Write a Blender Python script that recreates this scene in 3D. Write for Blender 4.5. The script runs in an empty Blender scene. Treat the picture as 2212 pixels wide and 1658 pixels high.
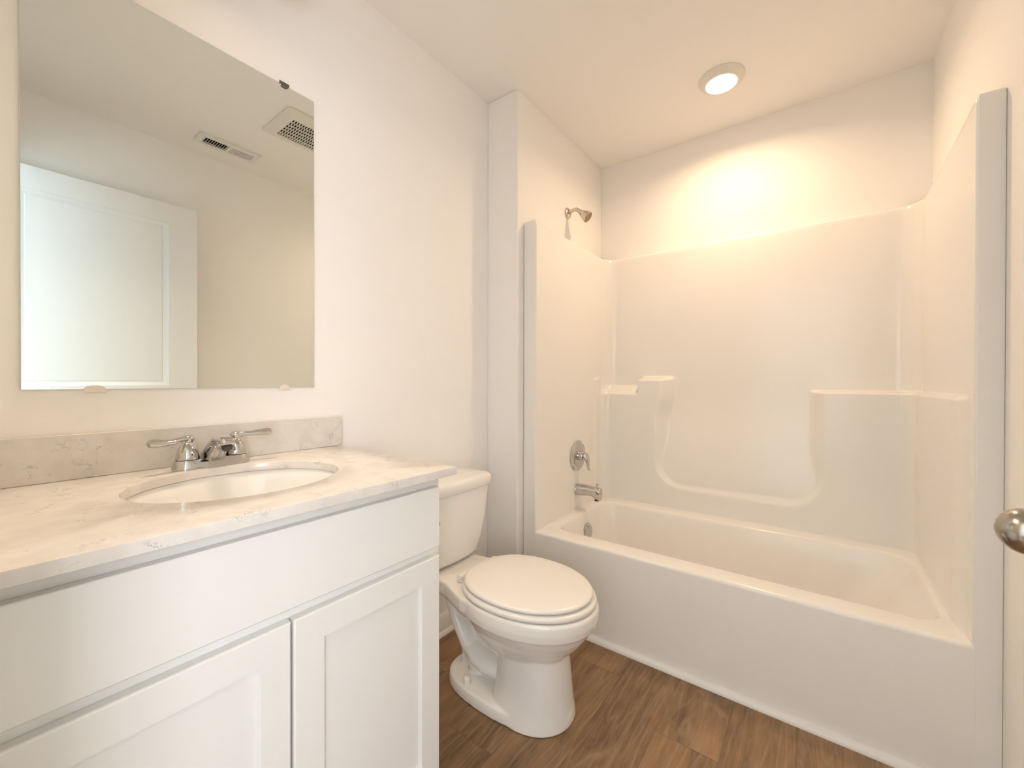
import bpy, bmesh, math, random
import numpy as np
from mathutils import Vector, Matrix

# ------------------------------------------------------------------ camera / light
scene = bpy.context.scene
COL = scene.collection
CAM_F, CAM_TH, CAM_PITCH, CAM_ROLL = 888.52, 0.6419, -0.0046, 0.0017
CAM_P = Vector((1.3017, 0.0, 1.0835))


def make_camera():
    cd = bpy.data.cameras.new('camera')
    cam = bpy.data.objects.new('camera', cd)
    COL.objects.link(cam)
    fw = Vector((-math.sin(CAM_TH) * math.cos(CAM_PITCH), math.cos(CAM_TH) * math.cos(CAM_PITCH), math.sin(CAM_PITCH)))
    r0 = Vector((math.cos(CAM_TH), math.sin(CAM_TH), 0))
    u0 = r0.cross(fw)
    rt = r0 * math.cos(CAM_ROLL) + u0 * math.sin(CAM_ROLL)
    up = rt.cross(fw)
    m = Matrix((rt, up, -fw)).transposed().to_4x4()
    m.translation = CAM_P
    cam.matrix_world = m
    cd.sensor_fit = 'HORIZONTAL'
    cd.sensor_width = 36.0
    cd.lens = CAM_F / 2212.0 * 36.0
    cd.clip_start = 0.01
    cd.clip_end = 50
    scene.camera = cam


make_camera()

EXPOSURE = 0.05
DAYLIGHT = 73.0          # daylight at the right hall window (W)
FILL_B = 86.0        # added cool fill from the left side of the hall (W)
VANITY_E = 606.0          # emission of the vanity bulbs
DOWN_W = 6.9            # power of the ceiling disk light (W)
VANITY_TILT = 24
DOWN_SPREAD = 158
LENS_E = 23.0            # glow of the disk light's lens
WARM = (1.0, 0.80, 0.57)
WARM_DOWN = (1.0, 0.71, 0.45)
COOL = (0.93, 0.92, 1.0)
COOL_B = (0.64, 0.87, 1.0)

vs = scene.view_settings
vs.view_transform = 'Standard'
vs.look = 'None'
vs.gamma = 1.0
vs.exposure = EXPOSURE
vs.use_curve_mapping = False
scene.display_settings.display_device = 'sRGB'
try:
    scene.cycles.use_denoising = True
    scene.cycles.max_bounces = 10
    scene.cycles.use_adaptive_sampling = True
    scene.cycles.adaptive_threshold = 0.08
    scene.cycles.diffuse_bounces = 8
    scene.cycles.glossy_bounces = 5
    scene.cycles.sample_clamp_indirect = 6.0
    scene.cycles.caustics_reflective = True
    scene.cycles.caustics_refractive = False
    scene.cycles.blur_glossy = 1.0
except Exception:
    pass

world = bpy.data.worlds.new('world')
scene.world = world
world.use_nodes = True
bgn = world.node_tree.nodes['Background']
bgn.inputs[0].default_value = (0.62, 0.80, 1.0, 1)
bgn.inputs[1].default_value = 1.0

la = bpy.data.lights.new('hall_area_light', 'AREA')
la.shape = 'RECTANGLE'
la.size, la.size_y = 1.5, 1.5
la.energy = DAYLIGHT
la.color = COOL
lo = bpy.data.objects.new('hall_area_light', la)
COL.objects.link(lo)
lo.location = (2.85, -1.35, 1.45)
lo.rotation_euler = (0, math.radians(90), 0)      # shines along -x, through the right hall window
lb = bpy.data.lights.new('hall_area_light', 'AREA')  # added fill lamp: brightens the open door and ceiling, no known window here
lb.shape = 'RECTANGLE'
lb.size, lb.size_y = 1.6, 1.35
lb.energy = FILL_B
lb.color = COOL_B
lbo = bpy.data.objects.new('hall_area_light', lb)
COL.objects.link(lbo)
lbo.location = (-.85, -1.40, 1.40)
lbo.rotation_euler = (0, math.radians(-90), 0)    # shines along +x, through the opening added for this fill

# ------------------------------------------------------------------ helpers


class MB:
    def __init__(self):
        self.v, self.f = [], []

    def add(self, vs_, fs_):
        o = len(self.v)
        self.v += [tuple(p) for p in vs_]
        self.f += [tuple(i + o for i in f) for f in fs_]
        return self

    def box(self, x0, x1, y0, y1, z0, z1):
        v = [(x0, y0, z0), (x1, y0, z0), (x1, y1, z0), (x0, y1, z0), (x0, y0, z1), (x1, y0, z1), (x1, y1, z1), (x0, y1, z1)]
        f = [(0, 3, 2, 1), (4, 5, 6, 7), (0, 1, 5, 4), (1, 2, 6, 5), (2, 3, 7, 6), (3, 0, 4, 7)]
        return self.add(v, f)

    def loft(self, rings, cap0=True, cap1=True, closed=True):
        n = len(rings[0])
        v = [p for r in rings for p in r]
        f = []
        m = n if closed else n - 1
        for i in range(len(rings) - 1):
            for j in range(m):
                a, b = i * n + j, i * n + (j + 1) % n
                f.append((a, b, b + n, a + n))
        if cap0:
            f.append(tuple(reversed(range(n))))
        if cap1:
            k = (len(rings) - 1) * n
            f.append(tuple(range(k, k + n)))
        return self.add(v, f)

    def lathe(self, prof, origin, axis=(0, 0, 1), n=32, cap0=True, cap1=True):
        ax = Vector(axis).normalized()
        q = Vector((0, 0, 1)).rotation_difference(ax)
        o = Vector(origin)
        rings = []
        for r, h in prof:
            r = max(r, 1e-5)
            rings.append([o + q @ Vector((r * math.cos(2 * math.pi * k / n), r * math.sin(2 * math.pi * k / n), h)) for k in range(n)])
        return self.loft(rings, cap0, cap1)

    def tube(self, pts, rad, n=16, squash=None, side=None):
        """swept tube; rad number or list, squash = list of (a,b) semi axes (a along side vector)"""
        pts = [Vector(p) for p in pts]
        rings = []
        sv = Vector(side) if side else None
        for i, p in enumerate(pts):
            t = (pts[min(i + 1, len(pts) - 1)] - pts[max(i - 1, 0)]).normalized()
            s0 = sv if sv is not None else (Vector((0, 0, 1)) if abs(t.z) < .9 else Vector((1, 0, 0)))
            a = (s0 - t * s0.dot(t)).normalized()
            b = t.cross(a)
            ra, rb = (squash[i] if squash else ((rad[i], rad[i]) if isinstance(rad, (list, tuple)) else (rad, rad)))
            rings.append([p + a * ra * math.cos(2 * math.pi * k / n) + b * rb * math.sin(2 * math.pi * k / n) for k in range(n)])
        return self.loft(rings)

    def build(self, name, mat, parent=None, bevel=0, seg=3, smooth=True, angle=40, subsurf=0):
        base = Vector((0, 0, 0))
        if parent is not None:
            base = root_loc(parent)
        me = bpy.data.meshes.new(name)
        me.from_pydata([(p[0] - base.x, p[1] - base.y, p[2] - base.z) for p in self.v], [], self.f)
        bm = bmesh.new()
        bm.from_mesh(me)
        bmesh.ops.recalc_face_normals(bm, faces=bm.faces)
        bm.to_mesh(me)
        bm.free()
        if smooth:
            me.shade_smooth()
            if not bevel:
                me.set_sharp_from_angle(angle=math.radians(angle))
        ob = bpy.data.objects.new(name, me)
        me.materials.append(mat)
        COL.objects.link(ob)
        if parent is not None:
            ob.parent = parent
        if bevel:
            b = ob.modifiers.new('bevel', 'BEVEL')
            b.width, b.segments, b.limit_method, b.angle_limit = bevel, seg, 'ANGLE', math.radians(35)
            b.harden_normals = True
        if subsurf:
            s = ob.modifiers.new('subsurf', 'SUBSURF')
            s.levels = s.render_levels = subsurf
        return ob


def root_loc(o):
    p = Vector((0, 0, 0))
    while o is not None:
        p += o.location
        o = o.parent
    return p


def tag(o, label, cat=None, group=None):
    o['label'] = label
    if cat:
        o['category'] = cat
    if group:
        o['group'] = group
    return o


def thing(name, label, cat, loc, group=None):
    o = bpy.data.objects.new(name, None)
    o.empty_display_size = .05
    COL.objects.link(o)
    o.location = loc
    return tag(o, label, cat, group)


def struct(o, label, cat):
    o['kind'] = 'structure'
    return tag(o, label, cat)


def sstep(a, b, x):
    t = np.clip((x - a) / (b - a), 0, 1)
    return t * t * (3 - 2 * t)


def rrect(cx, cy, hx, hy, r, z, nc=8, ns=6):
    """rounded rectangle, always the same number of points"""
    r = min(r, hx, hy)
    pts = []
    cs = [(cx + hx - r, cy + hy - r, 0), (cx - hx + r, cy + hy - r, 90), (cx - hx + r, cy - hy + r, 180), (cx + hx - r, cy - hy + r, 270)]
    arcs = []
    for (x, y, a0) in cs:
        arcs.append([(x + r * math.cos(math.radians(a0 + 90 * k / nc)), y + r * math.sin(math.radians(a0 + 90 * k / nc)), z) for k in range(nc + 1)])
    for i in range(4):
        pts += arcs[i]
        a, b = arcs[i][-1], arcs[(i + 1) % 4][0]
        for k in range(1, ns):
            t = k / ns
            pts.append((a[0] + (b[0] - a[0]) * t, a[1] + (b[1] - a[1]) * t, z))
    return pts


def egg(x0, xf, xb, hw, z, cy, n=72, pf=2.0, pb=2.0):
    """egg outline: widest at x0, nose at xf, back at xb"""
    out = []
    for k in range(n):
        a = 2 * math.pi * k / n
        c, s = math.cos(a), math.sin(a)
        p = pf if c >= 0 else pb
        ex = math.copysign(abs(c) ** (2 / p), c)
        ey = math.copysign(abs(s) ** (2 / p), s)
        out.append((x0 + ex * ((xf - x0) if c >= 0 else (x0 - xb)), cy + ey * hw, z))
    return out


# ------------------------------------------------------------------ materials
class NT:
    def __init__(self, name):
        self.m = bpy.data.materials.new(name)
        self.m.use_nodes = True
        self.t = self.m.node_tree
        self.b = self.t.nodes['Principled BSDF']

    def n(self, typ, **kw):
        nd = self.t.nodes.new(typ)
        for k, v in kw.items():
            setattr(nd, k, v)
        return nd

    def l(self, a, b):
        self.t.links.new(a, b)

    def val(self, sock, v):
        if hasattr(v, 'links'):
            self.l(v, sock)
        else:
            sock.default_value = v

    def math(self, op, a, b=None, c=None):
        nd = self.n('ShaderNodeMath', operation=op)
        self.val(nd.inputs[0], a)
        if b is not None:
            self.val(nd.inputs[1], b)
        if c is not None:
            self.val(nd.inputs[2], c)
        return nd.outputs[0]

    def mix(self, fac, a, b, blend='MIX'):
        nd = self.n('ShaderNodeMix', data_type='RGBA', blend_type=blend)
        self.val(nd.inputs[0], fac)
        self.val(nd.inputs[6], a)
        self.val(nd.inputs[7], b)
        return nd.outputs[2]

    def ramp(self, fac, stops):
        nd = self.n('ShaderNodeValToRGB')
        el = nd.color_ramp.elements
        while len(el) < len(stops):
            el.new(0.5)
        for e, (p, c) in zip(el, stops):
            e.position = p
            e.color = c if len(c) == 4 else (*c, 1)
        self.val(nd.inputs[0], fac)
        return nd.outputs[0]

    def noise(self, vec, scale, detail=3, rough=.5, dist=0):
        nd = self.n('ShaderNodeTexNoise')
        self.val(nd.inputs['Vector'], vec)
        nd.inputs['Scale'].default_value = scale
        nd.inputs['Detail'].default_value = detail
        nd.inputs['Roughness'].default_value = rough
        nd.inputs['Distortion'].default_value = dist
        return nd.outputs['Fac']

    def pos(self):
        return self.n('ShaderNodeNewGeometry').outputs['Position']


def plain(name, col, rough=.5, metal=0, spec=.5, coat=0, bump=0, bscale=300, ior=None, mottled=0):
    t = NT(name)
    b = t.b
    b.inputs['Base Color'].default_value = (*col, 1)
    b.inputs['Roughness'].default_value = rough
    b.inputs['Metallic'].default_value = metal
    b.inputs['Specular IOR Level'].default_value = spec
    b.inputs['Coat Weight'].default_value = coat
    if coat:
        b.inputs['Coat Roughness'].default_value = .04
    if ior:
        b.inputs['IOR'].default_value = ior
    if mottled:
        nz = t.noise(t.pos(), 6, 3)
        c2 = tuple(c * (1 - mottled) for c in col)
        t.l(t.mix(nz, (*col, 1), (*c2, 1)), b.inputs['Base Color'])
    if bump:
        nz = t.noise(t.pos(), bscale, 2)
        bn = t.n('ShaderNodeBump')
        bn.inputs['Strength'].default_value = bump
        bn.inputs['Distance'].default_value = .001
        t.l(nz, bn.inputs['Height'])
        t.l(bn.outputs[0], b.inputs['Normal'])
    return t.m


M_WALL = plain('wall_paint', (.90, .885, .86), .75, spec=.3, bump=.12, bscale=240, mottled=.01)
M_CEIL = plain('ceiling_paint', (.90, .885, .865), .85, spec=.2, bump=.15, bscale=200)
M_TRIM = plain('trim_paint', (.82, .81, .78), .35, mottled=.01)
M_CAB = plain('cabinet_paint', (.80, .80, .775), .38, mottled=.01)
M_CABIN = plain('cabinet_interior', (.45, .36, .26), .6)
M_DOOR = plain('door_paint', (.80, .81, .80), .33, mottled=.01)
M_FIBER = plain('gelcoat_white', (.86, .845, .815), .2, spec=.4, coat=.15)
M_PORC = plain('porcelain_white', (.84, .825, .795), .10, coat=.4)
M_SEAT = plain('seat_plastic_white', (.82, .80, .765), .22)
M_CHROME = plain('polished_chrome', (.60, .59, .58), .06, metal=1)
M_NICKEL = plain('satin_nickel', (.44, .40, .35), .2, metal=1)
M_BRUSHED = plain('shower_metal', (.66, .60, .53), .22, metal=1)
M_DARK = plain('dark_void', (.02, .02, .02), .8)
M_NOZZLE = plain('nozzle_face', (.30, .20, .12), .35)
M_PLASTIC = plain('white_plastic', (.80, .78, .72), .4)
M_VENT = plain('vent_enamel', (.78, .79, .77), .4)
M_GASKET = plain('black_gasket', (.03, .03, .03), .5)
M_GLASSEDGE = plain('mirror_glass_edge', (.66, .70, .64), .1)
M_MIRROR = plain('mirror_silver', (.875, .915, .895), .0, metal=1)
M_CLIP = plain('clip_plastic', (.75, .70, .62), .15)
M_CLIPM = plain('clip_metal', (.22, .21, .20), .2, metal=1)


def emit_mat(name, col, strength, base=(.9, .88, .85)):
    t = NT(name)
    t.b.inputs['Base Color'].default_value = (*base, 1)
    t.b.inputs['Emission Color'].default_value = (*col, 1)
    t.b.inputs['Emission Strength'].default_value = strength
    t.b.inputs['Roughness'].default_value = .4
    return t.m


M_GLOBE = emit_mat('lit_frosted_globe', WARM, VANITY_E)
M_SHADE = plain('white_enamel_shade', (.85, .84, .82), .4)
M_LENS = emit_mat('lit_lens', WARM_DOWN, LENS_E)


def quartz():
    t = NT('quartz_marbled')
    p = t.pos()
    warp = t.n('ShaderNodeTexNoise')
    t.l(p, warp.inputs['Vector'])
    warp.inputs['Scale'].default_value = 9
    warp.inputs['Detail'].default_value = 4
    vm = t.n('ShaderNodeVectorMath', operation='MULTIPLY_ADD')
    t.l(warp.outputs['Color'], vm.inputs[0])
    vm.inputs[1].default_value = (.10, .10, .10)
    t.l(p, vm.inputs[2])
    pw = vm.outputs[0]
    n1 = t.noise(pw, 24, 5, .65)
    d = t.math('ABSOLUTE', t.math('SUBTRACT', n1, .5))
    vein = t.ramp(d, [(0, (1, 1, 1)), (.022, (0, 0, 0))])
    mask = t.ramp(t.noise(p, 21, 2), [(.54, (0, 0, 0)), (.68, (1, 1, 1))])
    amt = t.math('MULTIPLY', t.math('MULTIPLY', vein, mask), .75)
    cloud = t.ramp(t.noise(p, 22, 4), [(.35, (.74, .705, .66)), (.7, (.66, .62, .575))])
    col = t.mix(amt, cloud, (.34, .33, .33, 1))
    t.l(col, t.b.inputs['Base Color'])
    t.b.inputs['Roughness'].default_value = .16
    return t.m


M_QUARTZ = quartz()


def planks():
    t = NT('oak_planks')
    W, L = .178, 1.22
    sx = t.n('ShaderNodeSeparateXYZ')
    t.l(t.pos(), sx.inputs[0])
    x, y = sx.outputs[0], sx.outputs[1]
    u = t.math('DIVIDE', t.math('SUBTRACT', x, .007), W)
    row = t.math('FLOOR', u)
    fx = t.math('FRACT', u)
    off = t.math('FRACT', t.math('ADD', t.math('MULTIPLY', row, .4343), .8853))
    v = t.math('SUBTRACT', t.math('DIVIDE', y, L), off)
    pl = t.math('FLOOR', v)
    fy = t.math('FRACT', v)
    cv = t.n('ShaderNodeCombineXYZ')
    t.l(row, cv.inputs[0])
    t.l(pl, cv.inputs[1])
    wn = t.n('ShaderNodeTexWhiteNoise', noise_dimensions='3D')
    t.l(cv.outputs[0], wn.inputs['Vector'])
    rnd = wn.outputs['Value']
    rc = wn.outputs['Color']
    # grain coordinates, stretched along the plank and shifted per plank
    gv = t.n('ShaderNodeCombineXYZ')
    t.l(t.math('MULTIPLY', x, 1.0), gv.inputs[0])
    t.l(t.math('MULTIPLY', y, .13), gv.inputs[1])
    t.l(t.math('MULTIPLY', rnd, 7.0), gv.inputs[2])
    g = gv.outputs[0]
    big = t.noise(g, 13, 4, .55, .6)
    fine = t.noise(g, 95, 5, .65, .3)
    # cathedral rings
    ring = t.math('FRACT', t.math('MULTIPLY', t.noise(g, 7, 2, .4, .4), 13))
    ringl = t.ramp(ring, [(0, (.6, .6, .6)), (.2, (0, 0, 0)), (.9, (0, 0, 0)), (1, (.6, .6, .6))])
    base = t.ramp(rnd, [(0, (.215, .118, .054)), (.5, (.315, .182, .085)), (1, (.40, .240, .115))])
    c = t.mix(t.ramp(big, [(.34, (0, 0, 0)), (.72, (.95, .95, .95))]), base, (.118, .066, .034, 1))
    c = t.mix(t.math('MULTIPLY', t.ramp(fine, [(.42, (0, 0, 0)), (.62, (1, 1, 1))]), .30), c, (.40, .265, .16, 1))
    c = t.mix(t.math('MULTIPLY', ringl, .42), c, (.46, .33, .21, 1))
    # knots
    kv = t.n('ShaderNodeCombineXYZ')
    t.l(x, kv.inputs[0])
    t.l(t.math('MULTIPLY', y, .55), kv.inputs[1])
    vo = t.n('ShaderNodeTexVoronoi')
    t.l(kv.outputs[0], vo.inputs['Vector'])
    vo.inputs['Scale'].default_value = 5.5
    knot = t.ramp(vo.outputs['Distance'], [(.0, (1, 1, 1)), (.07, (.5, .5, .5)), (.15, (0, 0, 0))])
    c = t.mix(t.math('MULTIPLY', knot, .8), c, (.10, .062, .038, 1))
    # seams
    ex = t.math('MINIMUM', fx, t.math('SUBTRACT', 1, fx))
    ey = t.math('MINIMUM', fy, t.math('SUBTRACT', 1, fy))
    sxm = t.ramp(t.math('MULTIPLY', ex, W), [(0, (1, 1, 1)), (.0016, (0, 0, 0))])
    sym = t.ramp(t.math('MULTIPLY', ey, L), [(0, (1, 1, 1)), (.0022, (0, 0, 0))])
    seam = t.math('MAXIMUM', sxm, sym)
    c = t.mix(t.math('MULTIPLY', seam, .30), c, (.07, .045, .03, 1))
    t.l(c, t.b.inputs['Base Color'])
    t.b.inputs['Roughness'].default_value = .48
    bn = t.n('ShaderNodeBump')
    bn.inputs['Strength'].default_value = .25
    bn.inputs['Distance'].default_value = .0015
    t.l(t.math('SUBTRACT', fine, t.math('MULTIPLY', seam, 2)), bn.inputs['Height'])
    t.l(bn.outputs[0], t.b.inputs['Normal'])
    return t.m


M_FLOOR = planks()

# ------------------------------------------------------------------ room shell
H = 2.44
YST, XS, YB, XR = 1.5415, .179, 2.452, 1.681      # stub wall face, wet wall face, back wall, right wall
YF0, YF1 = -.16, -.03                              # front wall (door wall) thickness
HX0, HX1, HY = -.55, 2.6, -2.4                     # hall outside the door
DX0, DX1, DZ = .78, 1.585, 2.06                    # door opening


def S(name, mb, mat, label, cat, **kw):
    return struct(mb.build(name, mat, **kw), label, cat)


S('floor', MB().box(HX0 - .1, HX1 + .1, HY - .1, YB + .1, -.1, 0), M_FLOOR, 'brown oak plank floor running from the door to the bathtub', 'floor', smooth=False)
S('ceiling', MB().box(HX0 - .1, HX1 + .1, HY - .1, YB + .1, H, H + .1), M_CEIL, 'flat white ceiling above the bathroom', 'ceiling', smooth=False)
S('wall_left', MB().box(-.12, 0, YF1, YB + .1, 0, H), M_WALL, 'white wall behind the vanity and the toilet', 'wall', smooth=False)
S('wall_stub', MB().box(0, XS, YST, YB, 0, H), M_WALL, 'white boxed-out wall beside the toilet carrying the shower pipes', 'wall', bevel=.004, seg=2)
S('wall_back', MB().box(-.12, XR + .12, YB, YB + .12, 0, H), M_WALL, 'white back wall above the bathtub surround', 'wall', smooth=False)
S('wall_right', MB().box(XR, XR + .12, YF1, YB, 0, H), M_WALL, 'white right wall behind the open door', 'wall', smooth=False)
fw_ = MB().box(HX0, DX0, YF0, YF1, 0, H).box(DX1, HX1, YF0, YF1, 0, H).box(DX0, DX1, YF0, YF1, DZ, H)
S('wall_front', fw_, M_WALL, 'white wall holding the doorway beside the vanity', 'wall', smooth=False)
VY0_, VY1_ = -2.05, -.75  # unseen opening and frame, added to let the left fill lamp in
hl = MB().box(HX0 - .1, HX0, HY, VY0_, 0, H).box(HX0 - .1, HX0, VY1_, YF0, 0, H).box(HX0 - .1, HX0, VY0_, VY1_, 0, .6).box(HX0 - .1, HX0, VY0_, VY1_, 2.2, H)
S('wall_hall_left', hl, M_WALL, 'white hall wall with an opening added for fill light left of the doorway', 'wall', smooth=False)
wg = MB()
for a in ((VY0_, VY0_ + .04, .6, 2.2), (VY1_ - .04, VY1_, .6, 2.2), (VY0_ + .04, VY1_ - .04, .6, .64), (VY0_ + .04, VY1_ - .04, 2.16, 2.2), (VY0_ + .04, VY1_ - .04, 1.39, 1.42)):
    wg.box(HX0 - .08, HX0 - .03, a[0], a[1], a[2], a[3])
S('fill_window', wg, M_TRIM, 'tall white frame of the added fill-light opening in the left hall wall', 'window', smooth=False)
S('wall_hall_end', MB().box(HX0 - .1, HX1 + .1, HY - .1, HY, 0, H), M_WALL, 'white hall wall facing the doorway', 'wall', smooth=False)
WY0, WY1, WZ0, WZ1 = -2.05, -.65, .75, 2.15
hw = MB().box(HX1, HX1 + .1, HY, WY0, 0, H).box(HX1, HX1 + .1, WY1, YF0, 0, H).box(HX1, HX1 + .1, WY0, WY1, 0, WZ0).box(HX1, HX1 + .1, WY0, WY1, WZ1, H)
S('wall_hall_right', hw, M_WALL, 'white hall wall with a window right of the doorway', 'wall', smooth=False)
wf = MB()
for a in ((WY0, WY0 + .04, WZ0, WZ1), (WY1 - .04, WY1, WZ0, WZ1), (WY0 + .04, WY1 - .04, WZ0, WZ0 + .04), (WY0 + .04, WY1 - .04, WZ1 - .04, WZ1), (WY0 + .04, WY1 - .04, 1.43, 1.46)):
    wf.box(HX1 + .03, HX1 + .08, a[0], a[1], a[2], a[3])
S('window_1', wf, M_TRIM, 'white double-hung window frame in the hall', 'window', smooth=False)
# door casing / jamb
jb = MB()
jb.box(DX0, DX0 + .018, YF0, YF1, 0, DZ).box(DX1 - .018, DX1, YF0, YF1, 0, DZ).box(DX0 + .018, DX1 - .018, YF0, YF1, DZ - .018, DZ)
jb.box(DX0 - .055, DX0 + .006, YF1, YF1 + .012, 0, DZ + .055).box(DX0 + .006, DX1 + .055, YF1, YF1 + .012, DZ - .006, DZ + .055)
S('trim_1', jb, M_TRIM, 'white casing around the bathroom doorway', 'trim', smooth=False)


def base_run(name, label, p0, p1, nrm, zh=.083, th=.013):
    """baseboard with eased top plus a shoe bead, from p0 to p1 along the wall; nrm = direction into the room"""
    prof = [(0, 0), (.024, 0), (.024, .004), (.021, .012), (th, .018), (th, zh - .012), (th * .45, zh), (0, zh)]
    r0 = [(p0[0] + nrm[0] * a, p0[1] + nrm[1] * a, z) for a, z in prof]
    r1 = [(p1[0] + nrm[0] * a, p1[1] + nrm[1] * a, z) for a, z in prof]
    S(name, MB().loft([r0, r1]), M_TRIM, label, 'baseboard', angle=50)


base_run('baseboard_left', 'white baseboard behind the toilet', (0, .73), (0, YST - .026), (1, 0))
base_run('baseboard_stub', 'white baseboard at the foot of the stub wall', (.0, YST), (XS, YST), (0, -1))
base_run('baseboard_right', 'white baseboard under the open door', (XR, .02), (XR, 1.565), (-1, 0))
# shoe moulding along the foot of the tub apron
q = MB()
prof = [(0, 0)] + [(.021 * math.cos(a), .021 * math.sin(a)) for a in [math.radians(90 * k / 8) for k in range(9)]]
q.loft([[(XS + .001, 1.5905 - a, z) for a, z in prof], [(XR - .026, 1.5905 - a, z) for a, z in prof]])
S('trim_2', q, M_TRIM, 'thin white quarter-round along the foot of the tub', 'trim', angle=50)

# ------------------------------------------------------------------ bathtub and surround
tub = thing('bathtub_shower_unit', 'one-piece glossy white bathtub with tall moulded surround', 'bathtub', (.94, 2.0, 0))
YA = 1.591
ZR = .392
cx, hx = (.186 + XR - .002) / 2, (XR - .002 - .186) / 2
cyt, hyt = (YA + YB - .004) / 2, (YB - .004 - YA) / 2
rings = [rrect(cx, cyt, hx, hyt, .004, 0.001),
         rrect(cx, cyt, hx, hyt, .004, .2),
         rrect(cx, cyt, hx, hyt, .004, ZR - .014),
         rrect(cx, cyt, hx - .001, hyt - .001, .004, ZR - .008),
         rrect(cx, cyt, hx - .005, hyt - .005, .006, ZR - .002),
         rrect(cx, cyt, hx - .013, hyt - .013, .010, ZR)]
# basin: inner rim rectangle
ix0, ix1, iy0, iy1 = .290, 1.598, 1.690, 2.255
icx, ihx, icy, ihy = (ix0 + ix1) / 2, (ix1 - ix0) / 2, (iy0 + iy1) / 2, (iy1 - iy0) / 2
for dz, ins, r in ((0, -.012, .085), (.002, -.004, .085), (.008, .003, .085), (.018, .006, .085)):
    rings.append(rrect(icx, icy, ihx - ins, ihy - ins, r, ZR - dz))
for z, i0, i1, iy, r in ((.30, .014, .05, .020, .09), (.20, .030, .12, .036, .10), (.12, .048, .19, .052, .11), (.085, .065, .225, .068, .12), (.068, .095, .26, .10, .11), (.062, .14, .31, .14, .08)):
    x0, x1 = ix0 + i0, ix1 - i1
    rings.append(rrect((x0 + x1) / 2, icy, (x1 - x0) / 2, ihy - iy, r, z))
tb = MB().loft(rings)
tb.build('tub', M_FIBER, tub, angle=60)

# surround: swept height field
XL_, XRR, YBK, RC = .243, 1.637, 2.405, .075
ZT = 1.838
DLOW = .065


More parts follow.
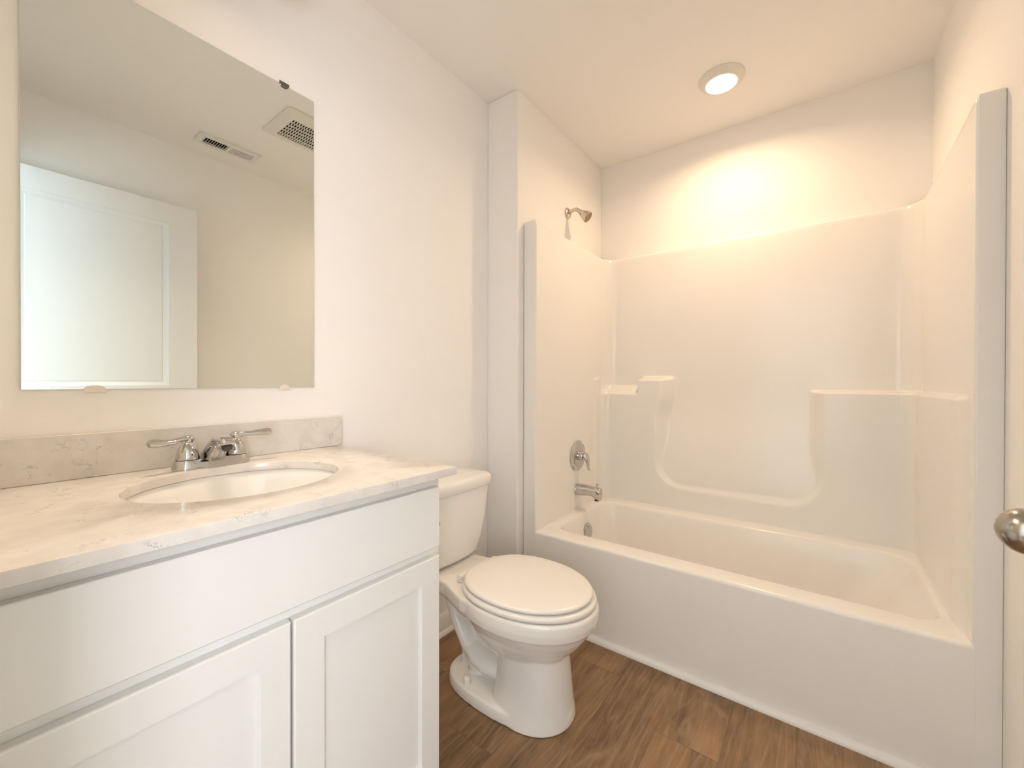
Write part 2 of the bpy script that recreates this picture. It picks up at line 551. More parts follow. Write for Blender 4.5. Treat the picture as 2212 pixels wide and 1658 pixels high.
def surround():
    segs = []
    # plan path with inward normal
    def plan(xl_, xr_, yb, rc, dl, dr):
        path = []
        for k in range(7):                                    # rounded flange edge, left
            a = math.radians(-90 + 90 * k / 6)
            path.append((.251 - .010 + .010 * math.cos(a), YA - .0006 + .010 + .010 * math.sin(a), math.cos(a), math.sin(a)))
        n = 150
        for k in range(1, n):
            t = k / n
            y = YA + .010 + t * (yb - rc - YA - .010)
            path.append((.251 + (xl_ - .251) * (1 - (1 - min(1, t * 2.4)) ** 2) + dl * float(sstep(2.205, 2.235, y)), y, 1, 0))
        x0_, x1_ = xl_ + dl, xr_ - dr
        for k in range(13):
            a = math.radians(180 - 90 * k / 12)
            path.append((x0_ + rc + rc * math.cos(a), yb - rc + rc * math.sin(a), -math.cos(a), -math.sin(a)))
        n = 280
        for k in range(1, n):
            t = k / n
            path.append((x0_ + rc + t * (x1_ - x0_ - 2 * rc), yb, 0, -1))
        for k in range(13):
            a = math.radians(90 - 90 * k / 12)
            path.append((x1_ - rc + rc * math.cos(a), yb - rc + rc * math.sin(a), -math.cos(a), -math.sin(a)))
        n = 130
        xe = 1.627
        for k in range(1, n):
            t = k / n
            y = yb - rc - t * (yb - rc - YA - .010)
            xx = xr_ + (xe - xr_) * t ** 2 - dr * float(sstep(1.62, 1.72, y))
            path.append((xx, y, -1, 0))
        for k in range(7):
            a = math.radians(180 + 90 * k / 6)
            path.append((xe + .010 + .010 * math.cos(a), YA - .0006 + .010 + .010 * math.sin(a), math.cos(a), math.sin(a)))
        return path

    path = plan(XL_, XRR, YBK, RC, 0, 0)
    lower = plan(XL_, XRR, YBK - DLOW, .05, .006, .020)
    P = np.array(path)
    Q = np.array(lower)
    zs = list(np.arange(ZR - .002, .98, .008)) + list(np.arange(.98, 1.14, .003)) + list(np.arange(1.14, ZT - .016, .012))
    zs = np.array(zs)
    X, Z = np.meshgrid(P[:, 0], zs, indexing='ij')
    one = np.ones((1, len(zs)))
    Y, QX, QY = P[:, 1:2] * one, Q[:, 0:1] * one, Q[:, 1:2] * one
    # central recess in the lower body, big rounded corners at the bottom
    xl = .560 + .030 * sstep(.86, 1.02, Z)
    xr, zb, r = 1.318, .505, .15
    ccx, hxx = (xl + xr) / 2, (xr - xl) / 2
    qx = np.abs(QX - ccx) - hxx + r
    qz = (zb + r) - Z
    sd = np.where(qz > 0, np.hypot(np.maximum(qx, 0), np.maximum(qz, 0)) - r + np.minimum(np.maximum(qx, qz), 0), qx - r)
    onback = QY > YBK - DLOW - .004
    wd = .022 + .035 * sstep(.56, .80, Z)
    rec = (1 - sstep(0, 1, (sd + wd) / (wd + .008))) * onback           # 1 inside the recess
    shoulder = 1 - sstep(1.092, 1.122, Z)
    dish = 1 - sstep(1.008, 1.060, Z) * .80 - .20 * sstep(1.055, 1.070, Z)
    notch = np.where(QY > 2.2, sstep(.448, .462, QX), 0)
    corner = np.where(QX < .5, 1 - sstep(2.262, 2.272, QY), 0) # block on the faucet wall beside the dish
    w = np.maximum(notch, corner)
    left_top = dish + (shoulder - dish) * w
    right_top = 1 - sstep(1.034, 1.050, Z)
    top = np.where(X < .95, left_top, right_top)
    fade = np.where(onback, 1 - rec * (.22 + .78 * sstep(.52, 1.03, Z)), 1.0)
    bl = top * fade
    X2, Y2 = X + (QX - X) * bl, Y + (QY - Y) * bl
    npth, nz = X2.shape
    verts = np.stack([X2, Y2, Z], -1).reshape(-1, 3)
    # rounded top edge rolling back to the wall
    extra = []
    for k in range(1, 7):
        a = math.radians(90 * k / 6)
        off = .016 * (1 - math.cos(a))
        zz = ZT - .016 + .016 * math.sin(a)
        extra.append(np.stack([P[:, 0] - P[:, 2] * off, P[:, 1] - P[:, 3] * off, np.full(npth, zz)], -1))
    extra.append(np.stack([P[:, 0] - P[:, 2] * .04, P[:, 1] - P[:, 3] * .04, np.full(npth, ZT)], -1))
    ne = len(extra)
    allv = np.concatenate([verts.reshape(npth, nz, 3), np.stack(extra, 1)], 1)
    tot = nz + ne
    ii, jj = np.meshgrid(np.arange(npth - 1), np.arange(tot - 1), indexing='ij')
    a = (ii * tot + jj).ravel()
    faces = np.stack([a, a + tot, a + tot + 1, a + 1], -1)
    base = root_loc(tub)
    me = bpy.data.meshes.new('surround')
    me.from_pydata((allv.reshape(-1, 3) - np.array(base)).tolist(), [], faces.tolist())
    me.shade_smooth()
    me.materials.append(M_FIBER)
    ob = bpy.data.objects.new('surround', me)
    COL.objects.link(ob)
    ob.parent = tub
    return ob


surround()
# vertical flanges each side of the opening, floor to top
for (x0, x1, rb) in ((XS + .003, .247, 1), (1.631, XR - .0004, 1)):
    fl = MB()
    o_ = rrect((x0 + x1) / 2, YA - .0006 + .02, (x1 - x0) / 2, .02, .0032, 0.001)
    fl.loft([[(p[0], p[1], 0.001) for p in o_], [(p[0], p[1], ZT - .012) for p in o_],
             [((p[0] - (x0 + x1) / 2) * .97 + (x0 + x1) / 2, p[1] + (.001 if p[1] < YA + .01 else 0), ZT - .004) for p in o_],
             [((p[0] - (x0 + x1) / 2) * .88 + (x0 + x1) / 2, p[1] + (.005 if p[1] < YA + .01 else 0), ZT) for p in o_]])
    fl.build('front_flange', M_FIBER, tub, angle=50)
MB().lathe([(.0, .0), (.034, 0), (.034, .003), (.028, .006), (.0, .006)], (.50, icy, .062), n=28).build('drain', M_CHROME, tub)

# overflow plate (on the sloping tub end)
TY = 2.012
OVP = (.311, TY, .287)
ov = thing('overflow_plate', 'round chrome overflow plate inside the faucet end of the tub', 'overflow plate', OVP)
nx = Vector((1, 0, .16)).normalized()
MB().lathe([(.0, .0), (.040, 0), (.041, .003), (.037, .008), (.0, .010)], Vector(OVP) - nx * .003, nx, n=36).build('plate', M_CHROME, ov)
for s in (1, -1):
    MB().lathe([(.0, 0), (.0045, 0), (.0045, .002), (.0, .003)], Vector(OVP) + nx * .0065 + Vector((0, 0, s * .022)), nx, n=12).build('screw', M_CHROME, ov)

# tub spout
sp = thing('tub_spout', 'chrome tub spout below the shower valve', 'spout', (XL_, TY, .50))
MB().lathe([(.0, .0), (.030, 0), (.031, .003), (.028, .010), (.0, .010)], (XL_, TY, .50), (1, 0, 0), n=28).build('escutcheon', M_CHROME, sp)
rings = []
for x, zc_, hz, hy_ in ((XL_ + .004, .500, .029, .029), (XL_ + .030, .502, .030, .029), (XL_ + .060, .504, .027, .026), (XL_ + .090, .503, .026, .024), (XL_ + .112, .497, .031, .024), (XL_ + .132, .492, .034, .024), (XL_ + .138, .492, .032, .022)):
    rings.append([(x, p[0], p[1]) for p in [(TY + a[0], zc_ + a[1]) for a in [(q_[0], q_[1]) for q_ in rrect(0, 0, hy_, hz, .02, 0)]]])
MB().loft(rings).build('spout_body', M_CHROME, sp, angle=50)
MB().lathe([(.004, 0), (.004, .014), (.0075, .016), (.0075, .022), (.004, .025), (0, .025)], (XL_ + .120, TY, .522), n=16).build('diverter_knob', M_CHROME, sp)
MB().lathe([(.0, 0), (.014, 0), (.014, .004), (.0, .004)], (XL_ + .118, TY, .4565), n=20).build('outlet', M_DARK, sp)

# shower valve
ZV = .684
sv_ = thing('shower_valve', 'round chrome shower valve trim with curved lever on the surround', 'shower valve', (XL_ + .0004, TY, ZV))
MB().lathe([(.0, 0), (.082, 0), (.083, .004), (.078, .009), (.045, .013), (.0, .014)], (XL_ + .0004, TY, ZV), (1, 0, 0), n=48).build('escutcheon', M_CHROME, sv_)
MB().lathe([(.0, 0), (.024, 0), (.025, .020), (.021, .028), (.0, .028)], (XL_ + .0122, TY, ZV), (1, 0, 0), n=28).build('hub', M_CHROME, sv_)
lv = MB()
lv.tube([(XL_ + .034, TY, ZV + .012), (XL_ + .046, TY, ZV + .006), (XL_ + .056, TY, ZV - .006), (XL_ + .063, TY, ZV - .024), (XL_ + .066, TY, ZV - .044), (XL_ + .068, TY, ZV - .060), (XL_ + .071, TY, ZV - .072), (XL_ + .072, TY, ZV - .075)],
        0, n=20, squash=[(.012, .010), (.021, .016), (.020, .015), (.013, .011), (.0105, .007), (.010, .006), (.009, .005), (.003, .002)], side=(0, 1, 0))
lv.build('lever', M_CHROME, sv_)

# shower head
ZH = 2.018
sh = thing('shower_fixture', 'small bell-shaped metal shower head on a curved arm', 'shower head', (XS, TY, ZH))
MB().lathe([(.0, 0), (.029, 0), (.030, .004), (.026, .009), (.012, .012), (.0, .012)], (XS, TY, ZH), (1, 0, 0), n=36).build('wall_flange', M_BRUSHED, sh)
arm = [(XS + .004, TY, ZH), (XS + .022, TY, ZH + .006), (XS + .04, TY, ZH + .010), (XS + .056, TY, ZH + .008), (XS + .070, TY, ZH - .002), (XS + .080, TY, ZH - .012)]
MB().tube(arm, .0105, n=18).build('arm', M_BRUSHED, sh)
hd = Vector((.72, .12, -.62)).normalized()
ho = Vector((XS + .078, TY, ZH - .010))
hb = MB().lathe([(.0, -.006), (.010, -.005), (.014, .002), (.012, .008), (.016, .012), (.021, .024), (.027, .042), (.0305, .054), (.031, .058), (.0285, .060)], ho, hd, n=32, cap1=False)
hbell = hb.build('bell', M_BRUSHED, sh)
MB().lathe([(.0, .0555), (.0285, .056), (.0285, .060), (.022, .0585), (.0, .0585)], ho, hd, n=32).build('spray_face', M_NOZZLE, sh)

# ------------------------------------------------------------------ ceiling fixtures
LX, LY = .945, 2.037
dl = thing('ceiling_light', 'round lit disk light on the ceiling above the bathtub', 'ceiling light', (LX, LY, H))
MB().lathe([(.062, .024), (.066, .0255), (.072, .024), (.090, .008), (.0945, .003), (.0945, .0001), (.070, .0001), (.0645, .010), (.062, .024)], (LX, LY, H), (0, 0, -1), n=64, cap0=False, cap1=False).build('trim_ring', M_PLASTIC, dl)
MB().lathe([(.0645, .0235), (.05, .0262), (.03, .0278), (.0, .0283)], (LX, LY, H - .0005), (0, 0, -1), n=64, cap0=False).build('lens', M_LENS, dl)
dla = bpy.data.lights.new('disk_lamp', 'AREA')
dla.shape = 'DISK'
dla.size = .126
dla.spread = math.radians(DOWN_SPREAD)
dla.energy = DOWN_W
dla.color = WARM_DOWN
dlo = bpy.data.objects.new('lamp', dla)
COL.objects.link(dlo)
dlo.parent = dl
dlo.location = (0, 0, -.0295)

FX0, FX1, FY0, FY1 = .800, 1.115, .965, 1.290
fan = thing('exhaust_fan', 'square white exhaust fan grille on the ceiling, seen in the mirror', 'exhaust fan', ((FX0 + FX1) / 2, (FY0 + FY1) / 2, H))
fcx, fcy = (FX0 + FX1) / 2, (FY0 + FY1) / 2
ga0, ga1, gb0, gb1 = .865, 1.062, 1.018, 1.24      # slotted field


def grille(mb, x0, x1, y0, y1, zt, zb, nrow, ncol, bw, bwy):
    """plate strips between slots: long slots along x, in nrow groups, ncol columns along y"""
    dx = (x1 - x0) / nrow
    for r in range(nrow + 1):
        xx = x0 + r * dx
        mb.box(xx - bw / 2, xx + bw / 2, y0, y1, zb, zt)
    dy = (y1 - y0) / ncol
    for c_ in range(ncol + 1):
        yy = y0 + c_ * dy
        mb.box(x0, x1, yy - bwy / 2, yy + bwy / 2, zb, zt)


fr_ = MB()
o1 = rrect(fcx, fcy, (FX1 - FX0) / 2, (FY1 - FY0) / 2, .02, H - .0005)
o2 = rrect(fcx, fcy, (FX1 - FX0) / 2, (FY1 - FY0) / 2, .02, H - .006)
gx, gy = (ga0 + ga1) / 2, (gb0 + gb1) / 2
o3 = rrect(gx, gy, (ga1 - ga0) / 2 + .022, (gb1 - gb0) / 2 + .022, .004, H - .020)
o4 = rrect(gx, gy, (ga1 - ga0) / 2, (gb1 - gb0) / 2, .002, H - .020)
o5 = rrect(gx, gy, (ga1 - ga0) / 2, (gb1 - gb0) / 2, .002, H - .0005)
fr_.loft([o1, o2, o3, o4, o5], cap0=False, cap1=False).build('cover_frame', M_PLASTIC, fan, angle=30)
gm = MB()
grille(gm, ga0, ga1, gb0, gb1, H - .0178, H - .0195, 6, 17, .009, .0050)
gm.build('slotted_grille', M_PLASTIC, fan, smooth=False)
MB().box(ga0 - .004, ga1 + .004, gb0 - .004, gb1 + .004, H - .004, H - .002).build('dark_interior', M_DARK, fan, smooth=False)

RX0, RX1, RY0, RY1 = 1.395, 1.515, .780, 1.080
reg = thing('air_register', 'narrow white two-bank air register on the ceiling near the door', 'air vent', ((RX0 + RX1) / 2, (RY0 + RY1) / 2, H))
rf = MB()
rcx, rcy = (RX0 + RX1) / 2, (RY0 + RY1) / 2
bx0, bx1 = RX0 + .024, RX1 - .024
by = ((RY0 + .026, rcy - .007), (rcy + .007, RY1 - .026))
zt, zb = H - .0005, H - .0135
rf.box(RX0, bx0, RY0, RY1, zb, zt).box(bx1, RX1, RY0, RY1, zb, zt)
rf.box(bx0, bx1, RY0, by[0][0], zb, zt).box(bx0, bx1, by[0][1], by[1][0], zb, zt).box(bx0, bx1, by[1][1], RY1, zb, zt)
rf.build('register_frame', M_VENT, reg, smooth=False)
for b_, (y0, y1) in enumerate(by):
    lm = MB()
    n = 10
    for k in range(n):
        yy = y0 + (k + .5) * (y1 - y0) / n
        s = 1 if b_ == 0 else -1
        w = .0045
        p = [(yy - s * w, H - .0125), (yy - s * w + .0012, H - .0128), (yy + s * w + .0012, H - .0022), (yy + s * w, H - .0018)]
        lm.loft([[(bx0, a, z) for a, z in p], [(bx1, a, z) for a, z in p]])
    lm.build('louver_bank', M_VENT, reg, smooth=False)
MB().box(bx0, bx1, by[0][0], by[1][1], H - .0009, H - .0004).build('dark_duct', M_DARK, reg, smooth=False)

# ------------------------------------------------------------------ vanity light above the mirror
VY, VZ = .372, 2.292
vl = thing('vanity_light', 'three-lamp vanity light with white metal shades above the mirror', 'wall light', (0, VY, VZ))
MB().box(.0005, .022, VY - .15, VY + .15, VZ + .02, VZ + .11).build('backplate', M_NICKEL, vl, bevel=.006)
TILT = math.radians(VANITY_TILT)
AXV = Vector((-math.sin(TILT), 0, math.cos(TILT)))
for k in (-1, 0, 1):
    yk = VY + k * .108
    pb = Vector((.150, yk, VZ))                           # bulb centre; shades tip out into the room
    MB().tube([(.018, yk, VZ + .065), (.06, yk, VZ + .080), (.105, yk, VZ + .082), pb + AXV * .066], .008).build('arm', M_NICKEL, vl)
    MB().lathe([(.0, .0), (.022, 0), (.024, -.008), (.022, -.014), (.0, -.014)], pb + AXV * .068, AXV, n=24).build('socket_cup', M_NICKEL, vl)
    MB().lathe([(.022, .056), (.036, .046), (.045, .020), (.053, -.030), (.062, -.092), (.0605, -.092), (.0515, -.030), (.043, .020), (.034, .044), (.022, .052)], pb, AXV, n=32, cap0=False, cap1=False).build('metal_shade', M_SHADE, vl)
    MB().lathe([(.010, .05), (.013, .035), (.022, .018), (.025, .004), (.021, -.012), (.012, -.021), (.0, -.023)], pb, AXV, n=24).build('bulb', M_GLOBE, vl)

# ------------------------------------------------------------------ mirror
MY0, MY1, MZ0, MZ1 = .0708, .6762, 1.0653, 1.9775
mr = thing('mirror', 'frameless rectangular wall mirror above the vanity sink', 'mirror', (0, (MY0 + MY1) / 2, MZ0))
MB().box(.0010, .0052, MY0, MY1, MZ0, MZ1).build('glass_slab', M_GLASSEDGE, mr, bevel=.0008, seg=2)
mp = MB()
mp.add([(.0054, MY0 + .0012, MZ0 + .0012), (.0054, MY1 - .0012, MZ0 + .0012), (.0054, MY1 - .0012, MZ1 - .0012), (.0054, MY0 + .0012, MZ1 - .0012)], [(0, 1, 2, 3)])
mp.build('reflective_face', M_MIRROR, mr, smooth=False)
for (yc, zc_, top) in ((.584, MZ1, True), (.175, MZ1, True), (.584, MZ0, False), (.178, MZ0, False)):
    s = -1 if top else 1
    w = .014 if not (yc < .3 and not top) else .018
    prof = [(yc - w + 2 * w * k / 14) for k in range(15)]
    outl = [(y, zc_ + s * (.0095 * math.sqrt(max(0, 1 - ((y - yc) / w) ** 2)))) for y in prof]
    outl = [(outl[0][0], zc_ - s * .006)] + outl + [(outl[-1][0], zc_ - s * .006)]
    c_ = MB()
    c_.loft([[(.0056, y, z) for y, z in outl], [(.0085, y, z) for y, z in outl]])
    c_.box(.0006, .0056, yc - w * .7, yc + w * .7, min(zc_ - s * .0006, zc_ - s * .006), max(zc_ - s * .0006, zc_ - s * .006))
    cl = c_.build('clip', M_CLIPM if top else M_CLIP, mr, angle=30)
    if top:
        cl['label'] = 'dark metal clip on the top edge'

# ------------------------------------------------------------------ vanity cabinet
VY0, VY1 = -.012, .719            # cabinet sides
CXF = .533                        # face frame front
CT0, CT1 = .8535, .8726            # countertop
vc = thing('vanity_cabinet', 'white shaker vanity cabinet under the stone countertop', 'cabinet', (.27, (VY0 + VY1) / 2, 0))
cb = MB()
cb.box(.003, CXF - .019, VY0, VY0 + .016, .0, CT0 - .001).box(.003, CXF - .019, VY1 - .016, VY1, .0, CT0 - .001)
cb.box(.003, CXF - .019, VY0 + .016, VY1 - .016, .11, .126)
cb.box(.003, .015, VY0 + .016, VY1 - .016, .126, CT0 - .001)
cb.build('carcass', M_CAB, vc, bevel=.001, seg=2)
ff = MB()
ff.box(CXF - .019, CXF, VY0, VY0 + .04, .105, CT0 - .001).box(CXF - .019, CXF, VY1 - .04, VY1, .105, CT0 - .001)
ff.box(CXF - .019, CXF, VY0 + .04, VY1 - .04, .80, CT0 - .001).box(CXF - .019, CXF, VY0 + .04, VY1 - .04, .64, .70).box(CXF - .019, CXF, VY0 + .04, VY1 - .04, .105, .14)
ff.build('face_frame', M_CAB, vc, smooth=False)
MB().box(CXF - .085, CXF - .07, VY0 + .016, VY1 - .016, .0, .109).build('toe_kick', M_CAB, vc, smooth=False)
DT = .019
MB().box(CXF + .001, CXF + DT, .008, .706, .679, .826).build('false_drawer_front', M_CAB, vc, bevel=.0028, seg=3)


def shaker(y0, y1, z0, z1, st, rl):
    mb = MB()
    xf, xb, xp = CXF + DT, CXF + .001, CXF + DT - .010
    o_ = [(y0, z0), (y1, z0), (y1, z1), (y0, z1)]
    i_ = [(y0 + st, z0 + rl), (y1 - st, z0 + rl), (y1 - st, z1 - rl), (y0 + st, z1 - rl)]
    j_ = [(y0 + st + .003, z0 + rl + .003), (y1 - st - .003, z0 + rl + .003), (y1 - st - .003, z1 - rl - .003), (y0 + st + .003, z1 - rl - .003)]
    e = .003
    oe = [(y0 + e, z0 + e), (y1 - e, z0 + e), (y1 - e, z1 - e), (y0 + e, z1 - e)]
    R = [[(xb, a, b) for a, b in o_], [(xf - e, a, b) for a, b in o_], [(xf - e * .35, a + (.35 * e if a == y0 else -.35 * e), b + (.35 * e if b == z0 else -.35 * e)) for a, b in o_], [(xf, a, b) for a, b in oe], [(xf, a, b) for a, b in i_], [(xp, a, b) for a, b in j_]]
    return mb.loft(R)


shaker(.3545, .706, .115, .657, .056, .056).build('door', M_CAB, vc, angle=28)
shaker(.008, .3495, .115, .657, .050, .056).build('door', M_CAB, vc, angle=28)

# ------------------------------------------------------------------ countertop with oval cut-out, backsplash, basin
CY0, CY1, CXE = -.026, .741, .577
SCX, SCY, SA, SB = .289, .370, .173, .198        # oval cut-out: semi axes in x and y
ct = MB()
N = 96


def ring_rect(z, ins=0.0):
    pts = []
    for k in range(N):
        a = 2 * math.pi * k / N
        c, s = math.cos(a), math.sin(a)
        # intersection of a ray from the bowl centre with the slab's rectangle
        tx = ((CXE - ins - SCX) / c) if c > 1e-9 else (((.001 - SCX) / c) if c < -1e-9 else 1e9)
        ty = ((CY1 - ins - SCY) / s) if s > 1e-9 else (((CY0 - SCY) / s) if s < -1e-9 else 1e9)
        t = min(tx, ty)
        pts.append([SCX + c * t, SCY + s * t, z])
    # snap nearest points to the true corners
    for X_, Y_ in ((CXE - ins, CY1 - ins), (CXE - ins, CY0), (.001, CY1 - ins), (.001, CY0)):
        k = min(range(N), key=lambda q_: (pts[q_][0] - X_) ** 2 + (pts[q_][1] - Y_) ** 2)
        pts[k] = [X_, Y_, z]
    return pts


def ring_oval(z, g=0.0):
    pts = []
    for k in range(N):
        a = 2 * math.pi * k / N
        c, s = math.cos(a), math.sin(a)
        r_ = 1 / math.sqrt((c / (SA + g)) ** 2 + (s / (SB + g)) ** 2)
        pts.append((SCX + c * r_, SCY + s * r_, z))
    return pts


R = [ring_rect(CT0), ring_rect(CT1 - .002), ring_rect(CT1 - .0006, .0006), ring_rect(CT1, .002), ring_oval(CT1, .002), ring_oval(CT1 - .0006, .0006), ring_oval(CT1 - .002), ring_oval(CT0), ring_rect(CT0)]
ct.loft(R, cap0=False, cap1=False)
cto = ct.build('countertop', M_QUARTZ, angle=40)
tag(cto, 'pale marbled stone vanity countertop with oval sink cut-out', 'countertop')
bs = MB().box(.0012, .0215, CY0, .7616, CT1 + .0003, .9696).build('backsplash', M_QUARTZ, bevel=.0015, seg=2)
bs.data.name = 'backsplash'
tag(bs, 'low marbled stone backsplash strip along the wall below the mirror', 'backsplash')

sk = thing('sink_basin', 'white oval undermount sink basin below the stone countertop', 'sink', (SCX, SCY, CT0 - .14))


def oval(a, b, z, cxx=SCX, n=72):
    return [(cxx + a * math.cos(2 * math.pi * k / n), SCY + b * math.sin(2 * math.pi * k / n), z) for k in range(n)]


zr = CT0 - .0008
rr = [oval(SA + .025, SB + .025, zr), oval(SA + .006, SB + .006, zr), oval(SA + .002, SB + .002, zr - .003), oval(SA - .004, SB - .006, zr - .03), oval(SA - .020, SB - .026, zr - .07), oval(SA - .05, SB - .06, zr - .105), oval(SA - .09, SB - .10, zr - .126), oval(SA - .14, SB - .155, zr - .136), oval(.022, .022, zr - .139)]
lo_ = [oval(.030, .030, zr - .152), oval(SA - .08, SB - .09, zr - .145), oval(SA - .03, SB - .04, zr - .115), oval(SA + .005, SB + .002, zr - .05), oval(SA + .025, SB + .025, zr - .014), oval(SA + .025, SB + .025, zr)]
MB().loft(list(reversed(lo_)) [0:1] and rr + lo_, cap0=False, cap1=False).build('bowl', M_PORC, sk, angle=60)
MB().lathe([(.0, .0), (.021, 0), (.0225, .002), (.018, .004), (.010, .002), (.0, .002)], (SCX, SCY, zr - .1395), n=28).build('drain', M_CHROME, sk)
# ------------------------------------------------------------------ faucet
FXC = .078
FYC = .378
fa = thing('faucet', 'chrome two-handle centerset faucet at the back of the sink', 'faucet', (FXC, FYC, CT1))
ZF = CT1 + .0004


def stadium(hx_, hy_, z, n=24, cxx=None):
    cxx = FXC if cxx is None else cxx
    return [(p[0], p[1], z) for p in rrect(cxx, FYC, hx_, hy_, hx_, z, nc=10, ns=8)]


MB().loft([stadium(.029, .083, ZF), stadium(.029, .083, ZF + .004), stadium(.0265, .080, ZF + .016), stadium(.024, .077, ZF + .022), stadium(.019, .072, ZF + .023)]).build('base_plate', M_CHROME, fa, angle=50)
for s in (-1, 1):
    yc = FYC + s * .0515
    hnd = MB().lathe([(.0, 0), (.0235, 0), (.0238, .003), (.0225, .012), (.0195, .024), (.0145, .033), (.011, .037), (.0105, .040), (.013, .042), (.0145, .047), (.0135, .053), (.009, .057), (.0, .058)], (FXC, yc, ZF + .0235), n=32).build('handle_hub', M_CHROME, fa)
    zl = ZF + .0235 + .048
    if s < 0:
        pts = [(0, 0, 0), (.014, -.018, .001), (.022, -.034, -.001), (.026, -.050, -.002), (.029, -.066, -.001), (.031, -.078, .001), (.031, -.082, .001)]
    else:
        pts = [(0, 0, 0), (.006, .018, .002), (.010, .034, .002), (.012, .050, .003), (.013, .066, .003), (.013, .078, .003), (.013, .082, .003)]
    MB().tube([(FXC + a, yc + b, zl + c) for a, b, c in pts], 0, n=18, squash=[(.0085, .011), (.007, .009), (.0068, .0085), (.008, .0095), (.0105, .0118), (.009, .0102), (.003, .003)], side=(0, 0, 1)).build('lever', M_CHROME, hnd)
    MB().lathe([(.0215, 0), (.0222, 0), (.0222, .0018), (.0215, .0018)], (FXC, yc, ZF + .0222), n=32, cap0=False, cap1=False).build('seal_ring', M_GASKET, hnd)
# spout: rises from the base and reaches forward over the bowl
rg = []
for x, z1_, z0_, hy_ in ((-.024, .030, .014, .019), (-.020, .035, .010, .022), (-.005, .047, .006, .0235), (.012, .061, .006, .0225), (.028, .072, .009, .021), (.044, .0785, .026, .0195), (.061, .081, .043, .018), (.080, .080, .054, .0168), (.096, .0765, .0585, .0158), (.104, .0725, .0605, .0125), (.106, .070, .0625, .009)):
    hz_ = (z1_ - z0_) / 2
    rg.append([(FXC + x + (.004 if p[1] > 0 else -.004) * min(1, hz_ / .02), FYC + p[0], ZF + (z0_ + z1_) / 2 + p[1]) for p in rrect(0, 0, hy_, hz_, min(hy_, hz_) * .8, 0)])
MB().loft(rg).build('spout', M_CHROME, fa, angle=60)
MB().lathe([(.0, .0), (.0105, 0), (.0112, .004), (.0112, .014), (.0095, .016), (.0, .016)], (FXC + .088, FYC, ZF + .0625), (.62, 0, -.78), n=24).build('aerator', M_GASKET, fa)

# ------------------------------------------------------------------ toilet
TC = 1.148
to = thing('toilet', 'white two-piece toilet with closed lid between vanity and bathtub', 'toilet', (.40, TC, 0))


def remeshed(name, mb, mat, parent, voxel=.0036, it=3):
    tmp = mb.build(name, mat, None)
    m = tmp.modifiers.new('r', 'REMESH')
    m.mode = 'VOXEL'
    m.voxel_size = voxel
    m.use_smooth_shade = True
    s = tmp.modifiers.new('s', 'SMOOTH')
    s.factor, s.iterations = .5, it
    dg = bpy.context.evaluated_depsgraph_get()
    dg.update()
    ev = tmp.evaluated_get(dg)
    me = bpy.data.meshes.new_from_object(ev)
    me.name = name
    bpy.data.objects.remove(tmp)
    b = root_loc(parent)
    me.transform(Matrix.Translation(-b))
    me.shade_smooth()
    me.materials.clear()
    me.materials.append(mat)
    ob = bpy.data.objects.new(name, me)
    COL.objects.link(ob)
    ob.parent = parent
    return ob


bo = MB()
# rim band + bowl tapering to the pedestal (closed solid)
E_ = lambda x0, xf, xb, hw, z, pb=2.3, pf=2.05: egg(x0, xf, xb, hw, z, TC, pf=pf, pb=pb)
bo.loft([E_(.50, .752, .27, .186, .378), E_(.50, .757, .268, .190, .370), E_(.50, .758, .268, .191, .345), E_(.50, .752, .268, .188, .322),
         E_(.50, .742, .275, .178, .316), E_(.50, .728, .285, .166, .290), E_(.49, .708, .30, .150, .262), E_(.49, .685, .32, .130, .236), E_(.49, .660, .35, .112, .212), E_(.49, .64, .37, .095, .19)])
# deck under the tank
dk = []
for z, g in ((.376, 0), (.370, .004), (.335, .004), (.315, -.006), (.300, -.03)):
    x0, x1 = .045, .42
    ring = []
    hb, hf = .105 + g, .170 + g
    pl_ = [(x0 - g, -hb), (x0 + .10, -hb - .006), (x0 + .20, -.128 - g), (.36, -hf), (x1, -hf), (x1, hf), (.36, hf), (x0 + .20, .128 + g), (x0 + .10, hb + .006), (x0 - g, hb)]
    dk.append([(a, TC + b, z) for a, b in pl_])
bo.loft(dk)
# pedestal column, flaring at the bottom
bo.loft([E_(.55, .655, .43, .098, .235, 3.2, 2.2), E_(.55, .657, .43, .099, .20, 3.2, 2.2), E_(.55, .664, .425, .106, .12, 3.2, 2.2), E_(.54, .671, .415, .118, .055, 3.2, 2.1), E_(.53, .677, .41, .125, .022, 3.2, 2.1), E_(.53, .679, .405, .128, .001, 3.2, 2.1)])
# foot
bo.loft([E_(.44, .679, .195, .134, .001, 2.8, 2.05), E_(.44, .679, .195, .134, .020, 2.8, 2.05), E_(.44, .676, .198, .131, .036, 2.8, 2.05), E_(.44, .669, .205, .124, .041, 2.8, 2.05)])
# trapway: S-shaped hump behind the column, with the web that joins it to the bowl
bo.tube([(.205, TC, .345), (.215, TC, .29), (.238, TC, .225), (.272, TC, .165), (.300, TC, .105), (.310, TC, .055), (.310, TC, .02)],
        0, n=24, squash=[(.090, .040), (.090, .037), (.088, .035), (.084, .036), (.074, .040), (.058, .044), (.05, .046)], side=(0, 1, 0))
bo.tube([(.285, TC, .135), (.33, TC, .112), (.38, TC, .102), (.45, TC, .10)], 0, n=24, squash=[(.074, .034), (.090, .042), (.092, .042), (.08, .036)], side=(0, 1, 0))
bo.box(.24, .47, TC - .036, TC + .036, .03, .32)
bo.tube([(.26, TC, .325), (.30, TC, .275), (.345, TC, .232), (.40, TC, .195), (.46, TC, .165)], 0, n=20, squash=[(.100, .022), (.096, .020), (.090, .019), (.086, .019), (.080, .02)], side=(0, 1, 0))
bowl = remeshed('bowl', bo, M_PORC, to)
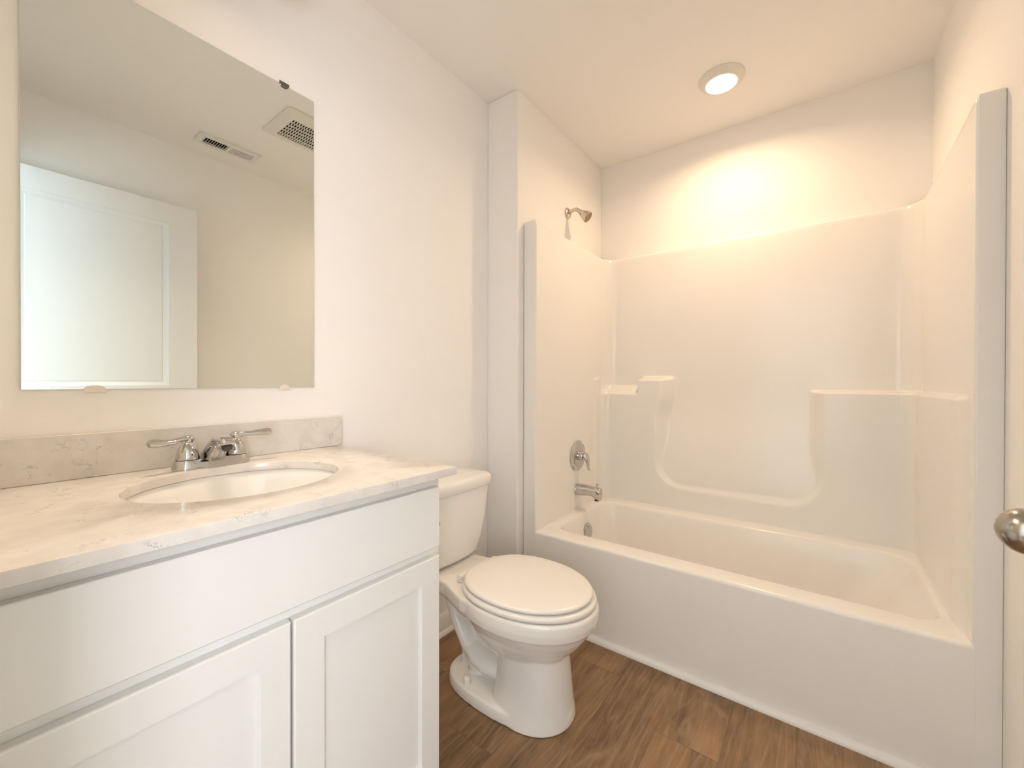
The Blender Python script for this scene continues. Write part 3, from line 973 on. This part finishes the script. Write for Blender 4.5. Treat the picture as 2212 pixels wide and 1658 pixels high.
for s in (-1, 1):
    MB().lathe([(.013, -.006), (.0135, .004), (.012, .014), (.008, .018), (.0, .019)], (.325, TC + s * .100, .046), n=20).build('bolt_cap', M_SEAT, to)

# seat ring and lid


def slab(name, mat, rings_, parent=to):
    return MB().loft(rings_).build(name, mat, parent, angle=70)


SE = lambda g, z, hw=.189, xf=.750, xb=.285: egg(.505, xf - g, xb + g, hw - g, z, TC, n=96, pf=2.0, pb=2.35)
slab('seat', M_SEAT, [SE(.008, .3795), SE(.001, .383), SE(0, .389), SE(.001, .393), SE(.004, .3965), SE(.010, .3985)])
LE = lambda g, z: egg(.505, .738 - g, .290 + g, .181 - g, z, TC, n=96, pf=2.0, pb=2.35)
slab('lid', M_SEAT, [LE(.010, .4010), LE(.002, .4035), LE(0, .408), LE(.001, .4115), LE(.005, .4145), LE(.012, .4165), LE(.04, .4190), LE(.10, .4215), LE(.17, .4225)])
for s in (-1, 1):
    MB().tube([(.285, TC + s * .052, .392), (.285, TC + s * .10, .392)], .011, n=16).build('hinge', M_SEAT, to)
    MB().loft([rrect(.285, TC + s * .078, .014, .022, .010, .3785), rrect(.285, TC + s * .078, .013, .021, .010, .388), rrect(.285, TC + s * .078, .009, .017, .008, .392)]).build('hinge_cap', M_SEAT, to)

# tank


def tank_ring(z, xf, hw, r):
    # bowed front, square back
    pts = []
    base_ = rrect((.02 + xf) / 2, TC, (xf - .02) / 2, hw, r, z, nc=8, ns=10)
    for p in base_:
        t = (p[1] - TC) / hw
        bow = .012 * (1 - t * t) * max(0, (p[0] - .02) / (xf - .02))
        pts.append((p[0] + bow, p[1], z))
    return pts


tk = [tank_ring(.379, .150, .118, .05), tank_ring(.388, .168, .138, .05), tank_ring(.405, .178, .148, .045), tank_ring(.46, .186, .158, .04), tank_ring(.56, .194, .174, .036), tank_ring(.662, .200, .185, .034)]
MB().loft(tk).build('tank', M_PORC, to, angle=60)
td = [tank_ring(.6625, .205, .187, .036), tank_ring(.667, .210, .192, .038), tank_ring(.693, .211, .193, .038), tank_ring(.702, .208, .190, .036), tank_ring(.707, .201, .183, .032), tank_ring(.710, .185, .167, .03), tank_ring(.7115, .13, .11, .03)]
MB().loft(td).build('tank_lid', M_PORC, to, angle=60)
fl_ = MB().lathe([(.0, 0), (.014, 0), (.014, .006), (.009, .012), (.0, .012)], (.196, TC - .150, .618), (1, -.12, 0), n=20)
fo = fl_.build('flush_lever', M_CHROME, to)
MB().tube([(.206, TC - .151, .617), (.215, TC - .148, .610), (.217, TC - .140, .592), (.217, TC - .130, .572)], 0, n=14, squash=[(.006, .004), (.007, .004), (.008, .0035), (.007, .003)], side=(0, 0, 1)).build('lever_arm', M_CHROME, fo)

# ------------------------------------------------------------------ door (open, against the right wall)
DXF, DXB = 1.535, 1.570
DY0, DY1 = .020, .800
dr = bpy.data.objects.new('door_1', None)
COL.objects.link(dr)
dr.location = (DXB, DY0, 0)
struct(dr, 'white two-panel door standing open along the right wall', 'door')


def door_panel():
    mb = MB()
    z0, z1 = .012, 2.046
    pan = [(.145, .672, 1.062, 1.943), (.145, .668, .24, .945)]
    # front and back skins with recessed moulded panels built from strips
    for xf, sg in ((DXF, 1), (DXB, -1)):
        ys = [DY0, pan[0][0], pan[0][1], DY1]
        zs_ = [z0, pan[1][2], pan[1][3], pan[0][2], pan[0][3], z1]
        for i in range(3):
            for j in range(5):
                a0, a1, b0, b1 = ys[i], ys[i + 1], zs_[j], zs_[j + 1]
                if i == 1 and j in (1, 3):
                    lv_ = [(0, 0), (.0015, .004), (.020, .013), (.023, .0135), (.026, .0115)]
                    rr_ = []
                    for ins, dep in lv_:
                        x = xf + sg * dep
                        rr_.append([(x, a0 + ins, b0 + ins), (x, a1 - ins, b0 + ins), (x, a1 - ins, b1 - ins), (x, a0 + ins, b1 - ins)])
                    mb.loft(rr_, cap0=False, cap1=True)
                else:
                    mb.add([(xf, a0, b0), (xf, a1, b0), (xf, a1, b1), (xf, a0, b1)], [(0, 1, 2, 3)])
    mb.add([(DXF, DY0, z0), (DXB, DY0, z0), (DXB, DY0, z1), (DXF, DY0, z1)], [(0, 1, 2, 3)])
    mb.add([(DXF, DY1, z0), (DXB, DY1, z0), (DXB, DY1, z1), (DXF, DY1, z1)], [(0, 1, 2, 3)])
    mb.add([(DXF, DY0, z1), (DXB, DY0, z1), (DXB, DY1, z1), (DXF, DY1, z1)], [(0, 1, 2, 3)])
    mb.add([(DXF, DY0, z0), (DXB, DY0, z0), (DXB, DY1, z0), (DXF, DY1, z0)], [(0, 1, 2, 3)])
    ob = mb.build('door_leaf', M_DOOR, dr, angle=20)
    bm = bmesh.new()
    bm.from_mesh(ob.data)
    bmesh.ops.remove_doubles(bm, verts=bm.verts, dist=1e-5)
    bmesh.ops.recalc_face_normals(bm, faces=bm.faces)
    bm.to_mesh(ob.data)
    bm.free()
    ob.data.set_sharp_from_angle(angle=math.radians(20))


door_panel()
KY, KZ = .735, .912
for sg, xf in ((-1, DXF), (1, DXB)):
    ln = .066 if sg < 0 else .050
    k_ = ln / .066
    kb = MB().lathe([(.0, 0), (.031, 0), (.032, .003), (.028, .007), (.013, .010), (.0105, .016), (.0105, .024), (.016, .030), (.0225, .035), (.0258, .042), (.0256, .047), (.0228, .0535), (.0175, .0595), (.0105, .0638), (.004, .0658), (.0, .066)] if sg < 0 else [(.0, 0), (.031, 0), (.032, .003), (.028, .007), (.013, .010), (.0105, .016), (.018, .024), (.0255, .034), (.0262, .040), (.022, .046), (.010, .050), (.0, .0505)], (xf, KY, KZ), (sg, 0, 0), n=48).build('door_knob', M_NICKEL, dr)
    kb['label'] = 'satin nickel door knob'
for z in (.25, 1.03, 1.80):
    MB().lathe([(.0, 0), (.006, 0), (.006, .09), (.0, .09)], (DXF - .003, DY0 - .006, z), n=14).build('hinge', M_NICKEL, dr)
